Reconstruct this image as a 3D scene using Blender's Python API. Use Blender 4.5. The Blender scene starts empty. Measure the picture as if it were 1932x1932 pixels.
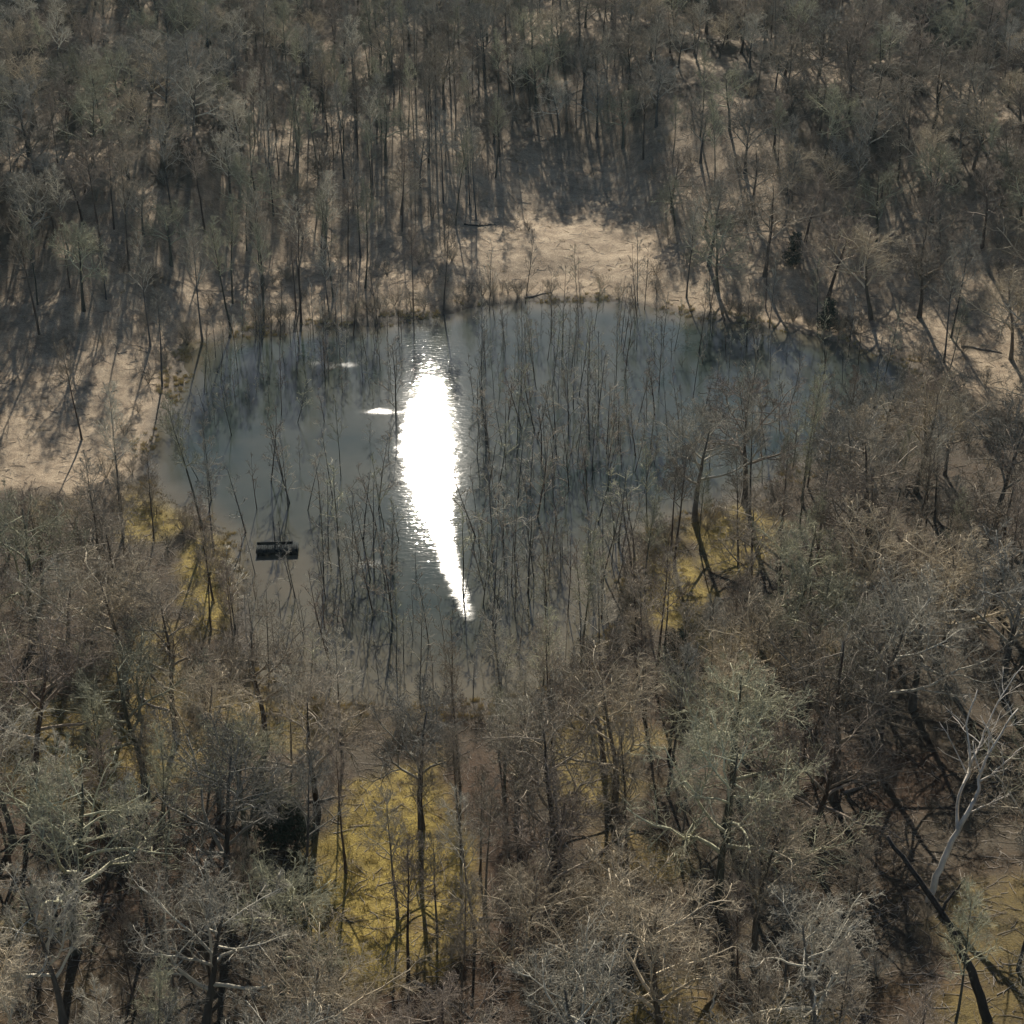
import bpy, math, random
import numpy as np
from mathutils import Vector, Matrix

random.seed(11)
rng = np.random.default_rng(11)
SC = bpy.context.scene
COL = SC.collection
R = math.radians

# ------------------------------------------------------------------ camera
CAM_H, PITCH, FOV = 150.0, 30.0, 32.0
cam_d = bpy.data.cameras.new('camera')
cam = bpy.data.objects.new('camera', cam_d)
COL.objects.link(cam)
cam.location = (0, 0, CAM_H)
cam.rotation_euler = (R(90 - PITCH), 0, 0)
cam_d.angle = R(FOV)
cam_d.clip_start, cam_d.clip_end = 1.0, 6000.0
SC.camera = cam
TH = math.tan(R(FOV / 2))
FWD = np.array([0, math.cos(R(PITCH)), -math.sin(R(PITCH))])
UPV = np.array([0, math.sin(R(PITCH)), math.cos(R(PITCH))])


def ray(px, py):                       # picture position (1932 wide) -> direction
    u, v = (px - 966) / 966, (966 - py) / 966
    return FWD + np.array([1, 0, 0]) * (u * TH) + UPV * (v * TH)


def flat(px, py, z=0.0):               # where that direction meets the level z
    d = ray(px, py)
    t = (z - CAM_H) / d[2]
    return d[0] * t, d[1] * t


def proj(x, y, z):                     # world -> picture (arrays allowed)
    dy, dz = y, z - CAM_H
    f = dy * FWD[1] + dz * FWD[2]
    v = dy * UPV[1] + dz * UPV[2]
    return 966 + 966 * (x / (f * TH)), 966 - 966 * (v / (f * TH))


# ------------------------------------------------------------------ sky and sun
POOL = flat(812, 855)
SUN_AZ = math.atan2(POOL[0], POOL[1])
SUN_EL = math.atan2(CAM_H, math.hypot(*POOL))
world = bpy.data.worlds.new('World')
SC.world = world
world.use_nodes = True
wn = world.node_tree
bg = wn.nodes['Background']
sky = wn.nodes.new('ShaderNodeTexSky')
sky.sky_type = 'NISHITA'
sky.sun_disc = False
sky.sun_elevation = SUN_EL
sky.sun_rotation = SUN_AZ
sky.altitude = 200
sky.dust_density = 0.3
wn.links.new(sky.outputs[0], bg.inputs[0])
bg.inputs[1].default_value = 0.055
sun_d = bpy.data.lights.new('sun', 'SUN')
sun_d.energy = 5.0
sun_d.angle = R(0.5)
sun_d.color = (1.0, 0.92, 0.79)
sun = bpy.data.objects.new('sun', sun_d)
COL.objects.link(sun)
S_DIR = Vector((math.sin(SUN_AZ) * math.cos(SUN_EL), math.cos(SUN_AZ) * math.cos(SUN_EL), math.sin(SUN_EL)))
sun.rotation_euler = S_DIR.to_track_quat('Z', 'Y').to_euler()
sun.location = (0, 300, 200)
SC.view_settings.view_transform = 'Standard'
SC.view_settings.look = 'None'
SC.view_settings.gamma = 1.0
SC.view_settings.exposure = 0.74
SC.render.engine = 'CYCLES'
SC.cycles.max_bounces = 2
SC.cycles.use_adaptive_sampling = True
SC.cycles.adaptive_threshold = 0.02
SC.cycles.diffuse_bounces = 1
SC.cycles.glossy_bounces = 2
SC.cycles.volume_bounces = 0
SC.cycles.caustics_reflective = False
SC.cycles.caustics_refractive = False

# ------------------------------------------------------------------ helpers
LAT = rng.random((64, 64))


def vnoise(x, y, s, o=0.0):            # smooth value noise 0..1
    x = np.asarray(x, float) / s + 17.3 + o
    y = np.asarray(y, float) / s + 41.7 + o * 1.7
    xi, yi = np.floor(x).astype(int), np.floor(y).astype(int)
    fx, fy = x - xi, y - yi
    fx, fy = fx * fx * (3 - 2 * fx), fy * fy * (3 - 2 * fy)
    a = LAT[xi % 64, yi % 64]; b = LAT[(xi + 1) % 64, yi % 64]
    c = LAT[xi % 64, (yi + 1) % 64]; d = LAT[(xi + 1) % 64, (yi + 1) % 64]
    return (a * (1 - fx) + b * fx) * (1 - fy) + (c * (1 - fx) + d * fx) * fy


def fbm(x, y, s, o=0.0, n=3):
    return sum(vnoise(x, y, s / 2 ** k, o + 5.1 * k) / 2 ** k for k in range(n)) / (2 - 2 ** (1 - n))


def sstep(a, b, x):
    t = np.clip((x - a) / (b - a), 0, 1)
    return t * t * (3 - 2 * t)


def mesh_from(name, V, F3=None, F4=None, mat=None, smooth=False, slots=None):
    me = bpy.data.meshes.new(name)
    V = np.asarray(V, np.float32)
    loops, starts, n = [], [], 0
    for F, k in ((F3, 3), (F4, 4)):
        if F is not None and len(F):
            F = np.asarray(F, np.int32)
            loops.append(F.ravel())
            starts.append(n + np.arange(len(F)) * k)
            n += F.size
    loops = np.concatenate(loops); starts = np.concatenate(starts)
    me.vertices.add(len(V)); me.vertices.foreach_set('co', V.ravel())
    me.loops.add(len(loops)); me.loops.foreach_set('vertex_index', loops.astype(np.int32))
    me.polygons.add(len(starts)); me.polygons.foreach_set('loop_start', starts.astype(np.int32))
    if smooth:
        me.polygons.foreach_set('use_smooth', np.ones(len(starts), bool))
    me.update(calc_edges=True)
    if mat:
        me.materials.append(mat)
    return me


def add_obj(name, me, parent=None, loc=(0, 0, 0), rz=0.0):
    o = bpy.data.objects.new(name, me)
    COL.objects.link(o)
    o.location = loc
    o.rotation_euler = (0, 0, rz)
    if parent:
        o.parent = parent
    return o


def tag(o, label=None, cat=None, group=None, kind=None):
    for k, v in (('label', label), ('category', cat), ('group', group), ('kind', kind)):
        if v:
            o[k] = v
    return o


def tubes(P, Rad, S, cap=True):
    """P (N,K,3) paths, Rad (N,K) -> verts, quads (S sides), tip triangles"""
    N, K, _ = P.shape
    T = np.gradient(P, axis=1)
    T /= np.linalg.norm(T, axis=2, keepdims=True) + 1e-9
    ref = np.where(np.abs(T[:, :1, 2:3]) > 0.85, np.array([1.0, 0, 0]), np.array([0, 0, 1.0]))
    A = np.cross(T, np.broadcast_to(ref, T.shape)); A /= np.linalg.norm(A, axis=2, keepdims=True) + 1e-9
    B = np.cross(T, A)
    ph = np.arange(S) * 2 * np.pi / S
    V = P[:, :, None, :] + Rad[:, :, None, None] * (A[:, :, None, :] * np.cos(ph)[None, None, :, None] + B[:, :, None, :] * np.sin(ph)[None, None, :, None])
    idx = np.arange(N * K * S).reshape(N, K, S)
    q = np.stack([idx[:, :-1, :], np.roll(idx, -1, 2)[:, :-1, :], np.roll(idx, -1, 2)[:, 1:, :], idx[:, 1:, :]], -1).reshape(-1, 4)
    t = None
    if cap and S >= 3:
        e = idx[:, -1, :]
        t = np.stack([np.repeat(e[:, :1], S - 2, 1), e[:, 1:-1], e[:, 2:]], -1).reshape(-1, 3)
    return V.reshape(-1, 3), q, t


def ribbons(P, Rad):
    """thin twigs: three-sided would be wasted, two crossed strips are not needed: 2-sided strip"""
    return tubes(P, Rad, 3, cap=False)


def merge(parts):
    Vs, Qs, Ts, n = [], [], [], 0
    for V, q, t in parts:
        Vs.append(V); Qs.append(q + n)
        if t is not None:
            Ts.append(t + n)
        n += len(V)
    return np.concatenate(Vs), (np.concatenate(Ts) if Ts else None), np.concatenate(Qs)


def box(bmV, bmF, x0, x1, y0, y1, z0, z1):
    n = len(bmV)
    bmV += [(x0, y0, z0), (x1, y0, z0), (x1, y1, z0), (x0, y1, z0), (x0, y0, z1), (x1, y0, z1), (x1, y1, z1), (x0, y1, z1)]
    bmF += [tuple(n + i for i in f) for f in ((3, 2, 1, 0), (4, 5, 6, 7), (0, 1, 5, 4), (1, 2, 6, 5), (2, 3, 7, 6), (3, 0, 4, 7))]


# ------------------------------------------------------------------ materials
def new_mat(name):
    m = bpy.data.materials.new(name)
    m.use_nodes = True
    nt = m.node_tree
    return m, nt, nt.nodes['Principled BSDF']


def nd(nt, typ, **kw):
    n = nt.nodes.new(typ)
    for k, v in kw.items():
        setattr(n, k, v)
    return n


def mixc(nt, fac, a, b):
    n = nd(nt, 'ShaderNodeMix', data_type='RGBA')
    for s, v in ((n.inputs[0], fac), (n.inputs[6], a), (n.inputs[7], b)):
        if hasattr(v, 'links'):
            nt.links.new(v, s)
        else:
            s.default_value = v if isinstance(v, float) else (*v, 1)
    return n.outputs[2]


def noise(nt, scale, detail=4, vec=None, rough=0.6):
    n = nd(nt, 'ShaderNodeTexNoise')
    n.inputs['Scale'].default_value = scale
    n.inputs['Detail'].default_value = detail
    n.inputs['Roughness'].default_value = rough
    if vec is not None:
        nt.links.new(vec, n.inputs['Vector'])
    return n.outputs['Fac']


def ramp(nt, fac, a, b):
    n = nd(nt, 'ShaderNodeMapRange')
    n.inputs[1].default_value, n.inputs[2].default_value = a, b
    nt.links.new(fac, n.inputs[0])
    return n.outputs[0]


def bark_mat(name, c1, c2, rough=0.85, grain=3.0, vary=0.35):
    m, nt, p = new_mat(name)
    geo = nd(nt, 'ShaderNodeTexCoord').outputs['Object']
    mp = nd(nt, 'ShaderNodeMapping')
    mp.inputs['Scale'].default_value = (grain, grain, grain * 0.25)
    nt.links.new(geo, mp.inputs[0])
    f = ramp(nt, noise(nt, 1.0, 3, mp.outputs[0]), 0.3, 0.7)
    col = mixc(nt, f, c1, c2)
    oi = nd(nt, 'ShaderNodeObjectInfo')
    hsv = nd(nt, 'ShaderNodeHueSaturation')
    mr = nd(nt, 'ShaderNodeMapRange')
    mr.inputs[3].default_value, mr.inputs[4].default_value = 1 - vary, 1 + vary
    nt.links.new(oi.outputs['Random'], mr.inputs[0])
    nt.links.new(mr.outputs[0], hsv.inputs['Value'])
    nt.links.new(col, hsv.inputs['Color'])
    nt.links.new(hsv.outputs[0], p.inputs['Base Color'])
    p.inputs['Roughness'].default_value = rough
    p.inputs['Specular IOR Level'].default_value = 0.25
    return m


# tone name -> (trunk colours, twig colours)
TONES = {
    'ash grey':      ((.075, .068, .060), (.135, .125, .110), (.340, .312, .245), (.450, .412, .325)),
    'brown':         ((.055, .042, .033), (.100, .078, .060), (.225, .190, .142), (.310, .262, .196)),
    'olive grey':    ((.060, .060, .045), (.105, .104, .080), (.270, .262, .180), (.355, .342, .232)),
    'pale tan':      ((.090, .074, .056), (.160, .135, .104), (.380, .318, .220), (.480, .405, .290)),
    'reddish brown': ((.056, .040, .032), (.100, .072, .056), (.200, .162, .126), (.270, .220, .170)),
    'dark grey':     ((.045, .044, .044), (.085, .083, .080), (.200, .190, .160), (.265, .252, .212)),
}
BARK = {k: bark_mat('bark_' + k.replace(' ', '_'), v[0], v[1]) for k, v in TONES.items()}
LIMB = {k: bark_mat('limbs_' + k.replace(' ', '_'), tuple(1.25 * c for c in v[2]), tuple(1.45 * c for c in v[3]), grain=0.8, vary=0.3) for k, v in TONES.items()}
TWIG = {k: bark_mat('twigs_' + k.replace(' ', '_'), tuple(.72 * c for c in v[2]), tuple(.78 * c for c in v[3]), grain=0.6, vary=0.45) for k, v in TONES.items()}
WHITE_BARK = bark_mat('white_bark', (.70, .64, .55), (.34, .30, .24), 0.7, 1.2, 0.05)
DEAD_DARK = bark_mat('dead_dark_wood', (.022, .019, .017), (.05, .042, .036), 0.9, 2.0, 0.1)
LOG_MAT = bark_mat('weathered_log', (.16, .135, .11), (.30, .265, .22), 0.85, 2.0, 0.3)
NEEDLE = bark_mat('evergreen_needles', (.020, .034, .026), (.040, .058, .040), 0.8, 1.0, 0.15)


def ground_material():
    m, nt, p = new_mat('forest_floor')
    pos = nd(nt, 'ShaderNodeNewGeometry').outputs['Position']
    at = lambda n: nd(nt, 'ShaderNodeAttribute', attribute_name=n).outputs['Fac']
    n_big = noise(nt, 0.09, 5, pos)
    n_mid = noise(nt, 0.6, 5, pos, 0.65)
    n_fine = noise(nt, 4.5, 4, pos, 0.7)
    n_clump = noise(nt, .28, 6, pos, 0.75)
    litter = mixc(nt, ramp(nt, n_mid, 0.3, 0.7), (.036, .025, .013), (.092, .062, .034))
    litter = mixc(nt, ramp(nt, n_big, 0.42, 0.62), litter, (.066, .052, .033))
    tan = mixc(nt, ramp(nt, n_clump, 0.36, 0.62), mixc(nt, ramp(nt, n_mid, 0.3, 0.7), (.210, .150, .095), (.360, .270, .175)), mixc(nt, ramp(nt, n_mid, 0.3, 0.7), (.420, .320, .210), (.620, .490, .335)))
    grass = mixc(nt, ramp(nt, n_mid, 0.3, 0.7), (.200, .146, .030), (.440, .330, .076))
    mud = mixc(nt, ramp(nt, n_mid, 0.35, 0.65), (.040, .033, .024), (.080, .068, .050))
    rust = mixc(nt, ramp(nt, n_mid, 0.35, 0.65), (.042, .024, .012), (.080, .045, .022))
    c = mixc(nt, at('rust'), litter, rust)
    c = mixc(nt, at('tan'), c, tan)
    gm = nd(nt, 'ShaderNodeMath', operation='MULTIPLY')
    nt.links.new(at('grass'), gm.inputs[0])
    nt.links.new(ramp(nt, n_clump, 0.28, 0.50), gm.inputs[1])
    c = mixc(nt, gm.outputs[0], c, grass)
    c = mixc(nt, at('wet'), c, mud)
    c = mixc(nt, ramp(nt, n_fine, 0.30, 0.62), mixc(nt, 0.62, c, (.022, .016, .011)), c)
    nt.links.new(c, p.inputs['Base Color'])
    r = nd(nt, 'ShaderNodeMapRange')
    r.inputs[3].default_value, r.inputs[4].default_value = 0.95, 0.88
    nt.links.new(at('wet'), r.inputs[0])
    nt.links.new(r.outputs[0], p.inputs['Roughness'])
    p.inputs['Specular IOR Level'].default_value = 0.35
    b = nd(nt, 'ShaderNodeBump')
    b.inputs['Strength'].default_value = 0.55
    b.inputs['Distance'].default_value = 0.35
    add = nd(nt, 'ShaderNodeMath', operation='ADD')
    nt.links.new(n_fine, add.inputs[0]); nt.links.new(n_mid, add.inputs[1])
    nt.links.new(add.outputs[0], b.inputs['Height'])
    nt.links.new(b.outputs[0], p.inputs['Normal'])
    return m


def water_material():
    m, nt, p = new_mat('water')
    pos = nd(nt, 'ShaderNodeNewGeometry').outputs['Position']
    silt = ramp(nt, noise(nt, .045, 4, pos), .35, .68)
    shal = nd(nt, 'ShaderNodeAttribute', attribute_name='shallow').outputs['Fac']
    deep = mixc(nt, silt, (.024, .036, .032), (.066, .070, .055))
    nt.links.new(mixc(nt, shal, deep, mixc(nt, silt, (.085, .074, .050), (.125, .110, .078))), p.inputs['Base Color'])
    ruf = nd(nt, 'ShaderNodeAttribute', attribute_name='ruffle').outputs['Fac']
    r = nd(nt, 'ShaderNodeMapRange')
    r.inputs[3].default_value, r.inputs[4].default_value = 0.023, 0.15
    nt.links.new(ruf, r.inputs[0])
    nt.links.new(r.outputs[0], p.inputs['Roughness'])
    p.inputs['IOR'].default_value = 1.33
    b = nd(nt, 'ShaderNodeBump')
    b.inputs['Strength'].default_value = 0.5
    b.inputs['Distance'].default_value = 0.024
    mp = nd(nt, 'ShaderNodeMapping')
    mp.inputs['Scale'].default_value = (.55, 1.5, 1)
    nt.links.new(pos, mp.inputs[0])
    nt.links.new(noise(nt, 1.0, 3, mp.outputs[0]), b.inputs['Height'])
    nt.links.new(b.outputs[0], p.inputs['Normal'])
    return m


GROUND, WATER = ground_material(), water_material()

# ------------------------------------------------------------------ terrain
RIM_PX = [(-400, 1030), (-150, 950), (0, 905), (150, 850), (280, 760), (390, 655), (500, 628), (650, 620), (800, 606), (900, 583), (1000, 572), (1180, 577), (1300, 600), (1450, 622), (1600, 655), (1720, 702), (1932, 790), (2200, 900), (2500, 1000)]
RIM = np.array([flat(*p) for p in RIM_PX])
LAKE_PX = [(390, 655), (500, 628), (650, 620), (800, 606), (900, 583), (1000, 572), (1180, 577), (1300, 600), (1450, 622), (1600, 655), (1720, 702), (1700, 760), (1560, 850), (1400, 930), (1240, 985), (1170, 1040), (1150, 1120),
           (1120, 1220), (1020, 1290), (880, 1325), (700, 1320), (540, 1290), (480, 1220), (462, 1130), (458, 1040), (400, 985), (320, 935), (285, 900), (292, 850), (318, 790), (345, 725)]


def smooth_closed(poly, n):
    P = np.asarray(poly, float); m = len(P); out = []
    for i in range(m):
        p0, p1, p2, p3 = P[i - 1], P[i], P[(i + 1) % m], P[(i + 2) % m]
        for t in np.arange(n) / n:
            out.append(.5 * ((2 * p1) + (p2 - p0) * t + (2 * p0 - 5 * p1 + 4 * p2 - p3) * t * t + (3 * p1 - p0 - 3 * p2 + p3) * t ** 3))
    return np.array(out)


POOL_XY = smooth_closed([flat(*p) for p in LAKE_PX], 3)
WATER_Z = 0.0


def poly_dist(x, y, poly):
    """signed distance to a closed polygon (negative inside)"""
    x, y = np.asarray(x, float), np.asarray(y, float)
    best = np.full(x.shape, 1e9); inside = np.zeros(x.shape, bool)
    for i in range(len(poly)):
        (ax, ay), (bx, by) = poly[i], poly[(i + 1) % len(poly)]
        ex, ey = bx - ax, by - ay
        t = np.clip(((x - ax) * ex + (y - ay) * ey) / (ex * ex + ey * ey), 0, 1)
        best = np.minimum(best, np.hypot(x - ax - t * ex, y - ay - t * ey))
        c = ((ay > y) != (by > y)) & (x < (bx - ax) * (y - ay) / (by - ay + 1e-12) + ax)
        inside ^= c
    return np.where(inside, -best, best)


def height(x, y):
    x, y = np.asarray(x, float), np.asarray(y, float)
    yr = np.interp(x, RIM[:, 0], RIM[:, 1])
    d = y - yr + (fbm(x, y, 26, 3.0) - 0.5) * 16
    # a gently rising open bank along the far shore, then the hillside with two folds
    wdt = np.interp(x, [-110, -60, -20, 20, 38, 90], [46, 34, 30, 52, 30, 36])
    e = np.maximum(d, 0)
    bank = 0.075 * np.minimum(e, wdt)
    e = np.maximum(d - wdt, 0)
    far = 0.165 * e
    far = far + 2.6 * (1 - np.cos(np.clip(e, 0, 400) / 22.0)) * sstep(0, 40, e)
    far = np.where(d > 480, 0.165 * 440 + 0.02 * (d - 480), far)
    z = bank + far
    # near ground rises towards the viewer's corners
    z = z + 9.0 * sstep(205, 130, y) * (0.35 + 0.65 * sstep(5, 55, np.abs(x + 12)))
    z = z + 4.0 * sstep(28, 75, x) * sstep(300, 200, y)
    amp = 0.25 + 0.75 * sstep(0, 30, np.abs(y - 265) - 55) + 0.5 * sstep(0, 20, d)
    z = z + (fbm(x, y, 34, 8.0) - 0.5) * 4.2 * amp + (fbm(x, y, 7, 1.0) - 0.5) * 0.9 * np.clip(amp, .25, 1)
    # the bed of the pond
    sd = poly_dist(x, y, POOL_XY) + (fbm(x, y, 11, 40.0, 4) - .5) * 7.0
    k = sstep(14, 0, sd)
    z = z * (1 - k) + k * (0.15 + 0.05 * np.maximum(sd, 0))
    z = np.where(sd < 1.0, 0.15 + (sd - 1.0) * 0.22, z)
    return np.where(sd < 1.0, np.maximum(z, -2.0), z)


def spaced(lo, hi, step, far, grow=1.25):
    a = list(np.arange(lo, hi + 1e-6, step))
    s, v = step, a[-1]
    while v < far[1]:
        s *= grow; v += s; a.append(v)
    s, v, b = step, a[0], []
    while v > far[0]:
        s *= grow; v -= s; b.append(v)
    return np.array(b[::-1] + a)


gx = spaced(-165, 165, 1.15, (-2500, 2500))
gy = spaced(118, 500, 1.2, (-900, 3500))
X, Y = np.meshgrid(gx, gy)
Z = height(X, Y)
ny, nx = X.shape
gi = np.arange(nx * ny).reshape(ny, nx)
gq = np.stack([gi[:-1, :-1], gi[:-1, 1:], gi[1:, 1:], gi[1:, :-1]], -1).reshape(-1, 4)
gme = mesh_from('ground', np.stack([X, Y, Z], -1).reshape(-1, 3), None, gq, GROUND, True)


def blob(px, py, rx, ry, x, y, soft=0.5, z=0.0):
    """how far a place lies in a patch of ground of given half width / depth in metres"""
    cx, cy = flat(px, py, z)
    w = (fbm(x, y, 6, 2.0 + px * .01) - 0.5) * 0.9
    return sstep(1.0 + soft * .5, 1.0 - soft * .5, np.hypot((x - cx) / rx, (y - cy) / ry) + w)


GRASS = [(725, 1640, 8.5, 20, 1.), (300, 955, 7, 11, .8), (412, 1065, 5.5, 18, 1.0), (1235, 1080, 8, 14, .95), (1385, 1010, 7, 11, .8), (275, 1250, 5, 11, .5),
         (200, 1420, 14, 16, .5), (1890, 1900, 7, 10, .3), (390, 665, 5, 6, .8), (560, 1330, 12, 10, .5), (820, 1700, 5, 14, .8)]
rim_d = Y - np.interp(X, RIM[:, 0], RIM[:, 1])
tan = np.zeros_like(X)
n1 = fbm(X, Y, 14, 6.0)
tan = np.maximum(tan, sstep(-4, 3, rim_d) * sstep(100, 60, rim_d) * sstep(.10, .30, n1))
tan = np.maximum(tan, sstep(40, 80, rim_d) * sstep(.40, .58, n1) * .85)
tan = np.maximum(tan, blob(120, 800, 34, 24, X, Y))
grass = np.zeros_like(X)
for px, py, a, b, w in GRASS:
    grass = np.maximum(grass, w * blob(px, py, a, b, X, Y))
grass = np.maximum(grass, .5 * sstep(.60, .74, fbm(X, Y, 22, 12.0)) * sstep(300, 200, Y))
sdp = poly_dist(X, Y, POOL_XY)
wet = .9 * sstep(6, 1, sdp + (n1 - .5) * 6)
wet = np.clip(wet, 0, 1)
rust = sstep(.46, .62, fbm(X, Y, 18, 20.0)) * sstep(245, 190, Y)
for nme, arr in (('tan', tan), ('grass', grass), ('wet', wet), ('rust', rust)):
    at = gme.attributes.new(nme, 'FLOAT', 'POINT')
    at.data.foreach_set('value', np.clip(arr, 0, 1).astype(np.float32).ravel())
ground = tag(add_obj('ground', gme), kind='structure')


# ------------------------------------------------------------------ water
wx = np.arange(POOL_XY[:, 0].min() - 8, POOL_XY[:, 0].max() + 8, .7)
wy = np.arange(POOL_XY[:, 1].min() - 8, POOL_XY[:, 1].max() + 8, .7)
WX, WY = np.meshgrid(wx, wy)
wsd = poly_dist(WX, WY, POOL_XY)
wi = np.arange(WX.size).reshape(WX.shape)
wq = np.stack([wi[:-1, :-1], wi[:-1, 1:], wi[1:, 1:], wi[1:, :-1]], -1).reshape(-1, 4)
wq = wq[(wsd.ravel()[wq] < 6.0).all(1)]
used = np.unique(wq); remap = np.zeros(WX.size, int); remap[used] = np.arange(len(used))
wme = mesh_from('pond_water', np.stack([WX, WY, np.full(WX.shape, WATER_Z)], -1).reshape(-1, 3)[used], None, remap[wq], WATER, True)
# wind-ruffled lanes on the water (rougher surface): a lane running towards the near shore and a few cat's paws
LANE = np.array([flat(*p) for p in ((790, 760), (800, 840), (812, 900), (828, 980), (846, 1060), (868, 1120), (884, 1168))])
LANE_W = np.array([1.6, 4.2, 3.6, 1.9, 1.6, 1.35, 1.0])
LANE_S = np.array([.6, 1.0, 1.0, .95, .92, .85, .55])
ruf = np.zeros(WX.shape)
for k in range(len(LANE) - 1):
    (ax, ay), (bx_, by_) = LANE[k], LANE[k + 1]
    t = np.clip(((WX - ax) * (bx_ - ax) + (WY - ay) * (by_ - ay)) / ((bx_ - ax) ** 2 + (by_ - ay) ** 2), 0, 1)
    dd = np.hypot(WX - ax - t * (bx_ - ax), (WY - ay - t * (by_ - ay)))
    ruf = np.maximum(ruf, (LANE_S[k] * (1 - t) + LANE_S[k + 1] * t) * sstep(1.35, .15, dd / (LANE_W[k] * (1 - t) + LANE_W[k + 1] * t) + (fbm(WX, WY * 2.2, 2.2, 15.0) - .5) * .9))
for px, py, a, b, w in ((712, 776, 3.0, .8, .45), (608, 690, 2.6, 2.0, .6), (655, 688, 1.6, 1.0, .5), (690, 1062, 1.6, 1.6, .3)):
    cx, cy = flat(px, py)
    ruf = np.maximum(ruf, w * sstep(1.6, .1, np.hypot((WX - cx) / a, (WY - cy) / b) + (fbm(WX, WY, 1.6, px * .1) - .5) * 2.2))
ruf *= .55 + .9 * fbm(WX, WY, 3.0, 90.0)
at_ = wme.attributes.new('ruffle', 'FLOAT', 'POINT')
at_.data.foreach_set('value', np.clip(ruf, 0, 1).astype(np.float32).ravel()[used])
at_ = wme.attributes.new('shallow', 'FLOAT', 'POINT')
shal = np.maximum(sstep(-7, 1, wsd), sstep(-26, -2, wsd) * sstep(268, 236, WY)) * (.6 + .8 * fbm(WX, WY, 8, 31.0))
at_.data.foreach_set('value', np.clip(shal, 0, 1).astype(np.float32).ravel()[used])
tag(add_obj('pond_water', wme), kind='structure')


# ------------------------------------------------------------------ tree builder
def grow(parP, parR, M, t0, t1, ang, lmul, K, up, wig, r_end, rs, lens=None, jit=.3):
    """children of every parent branch: returns paths (N*M,K,3), radii"""
    N, KP, _ = parP.shape
    seg = np.linalg.norm(np.diff(parP, axis=1), axis=2).sum(1)
    t = t0 + (t1 - t0) * (np.arange(M)[None, :] + rs.random((N, M))) / M
    f = t * (KP - 1); i0 = np.clip(f.astype(int), 0, KP - 2); w = (f - i0)[..., None]
    ar = np.arange(N)[:, None]
    start = parP[ar, i0] * (1 - w) + parP[ar, i0 + 1] * w
    tang = parP[ar, i0 + 1] - parP[ar, i0]
    tang /= np.linalg.norm(tang, axis=2, keepdims=True) + 1e-9
    r0 = parR[ar, i0] * (1 - w[..., 0]) + parR[ar, i0 + 1] * w[..., 0]
    ref = np.where(np.abs(tang[..., 2:3]) > .9, np.array([1., 0, 0]), np.array([0, 0, 1.]))
    a = np.cross(tang, ref); a /= np.linalg.norm(a, axis=2, keepdims=True) + 1e-9
    b = np.cross(tang, a)
    az = (np.arange(M)[None, :] * 2.399 + rs.random((N, 1)) * 6.28 + (rs.random((N, M)) - .5) * 1.2)[..., None]
    an = np.radians(ang * (1 + (rs.random((N, M)) - .5) * 2 * jit))[..., None]
    d = tang * np.cos(an) + (a * np.cos(az) + b * np.sin(az)) * np.sin(an)
    L = (seg[:, None] * lmul * (1.15 - .65 * (t - t0) / (t1 - t0 + 1e-9)) * (.75 + .5 * rs.random((N, M))))
    d = d.reshape(-1, 3); L = L.reshape(-1); start = start.reshape(-1, 3); r0 = r0.reshape(-1)
    n = len(L); P = np.zeros((n, K, 3)); P[:, 0] = start
    cur = d.copy()
    for k in range(1, K):
        cur = cur + np.array([0, 0, up]) + rs.normal(0, wig, (n, 3))
        cur /= np.linalg.norm(cur, axis=1, keepdims=True)
        P[:, k] = P[:, k - 1] + cur * (L / (K - 1))[:, None]
    rb = np.minimum(r0 * .72, 1e9)
    Rr = rb[:, None] * (1 - (1 - r_end) * np.linspace(0, 1, K)[None, :])
    return P, Rr


def trunk_path(H, K, lean, wig, rs):
    P = np.zeros((1, K, 3)); c = np.array([lean * rs.normal(), lean * rs.normal(), 1.0])
    for k in range(1, K):
        c = c + np.array([rs.normal(0, wig), rs.normal(0, wig), .12]); c /= np.linalg.norm(c)
        P[0, k] = P[0, k - 1] + c * H / (K - 1)
    P[0, 0, 2] -= 0.6
    return P


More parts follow.
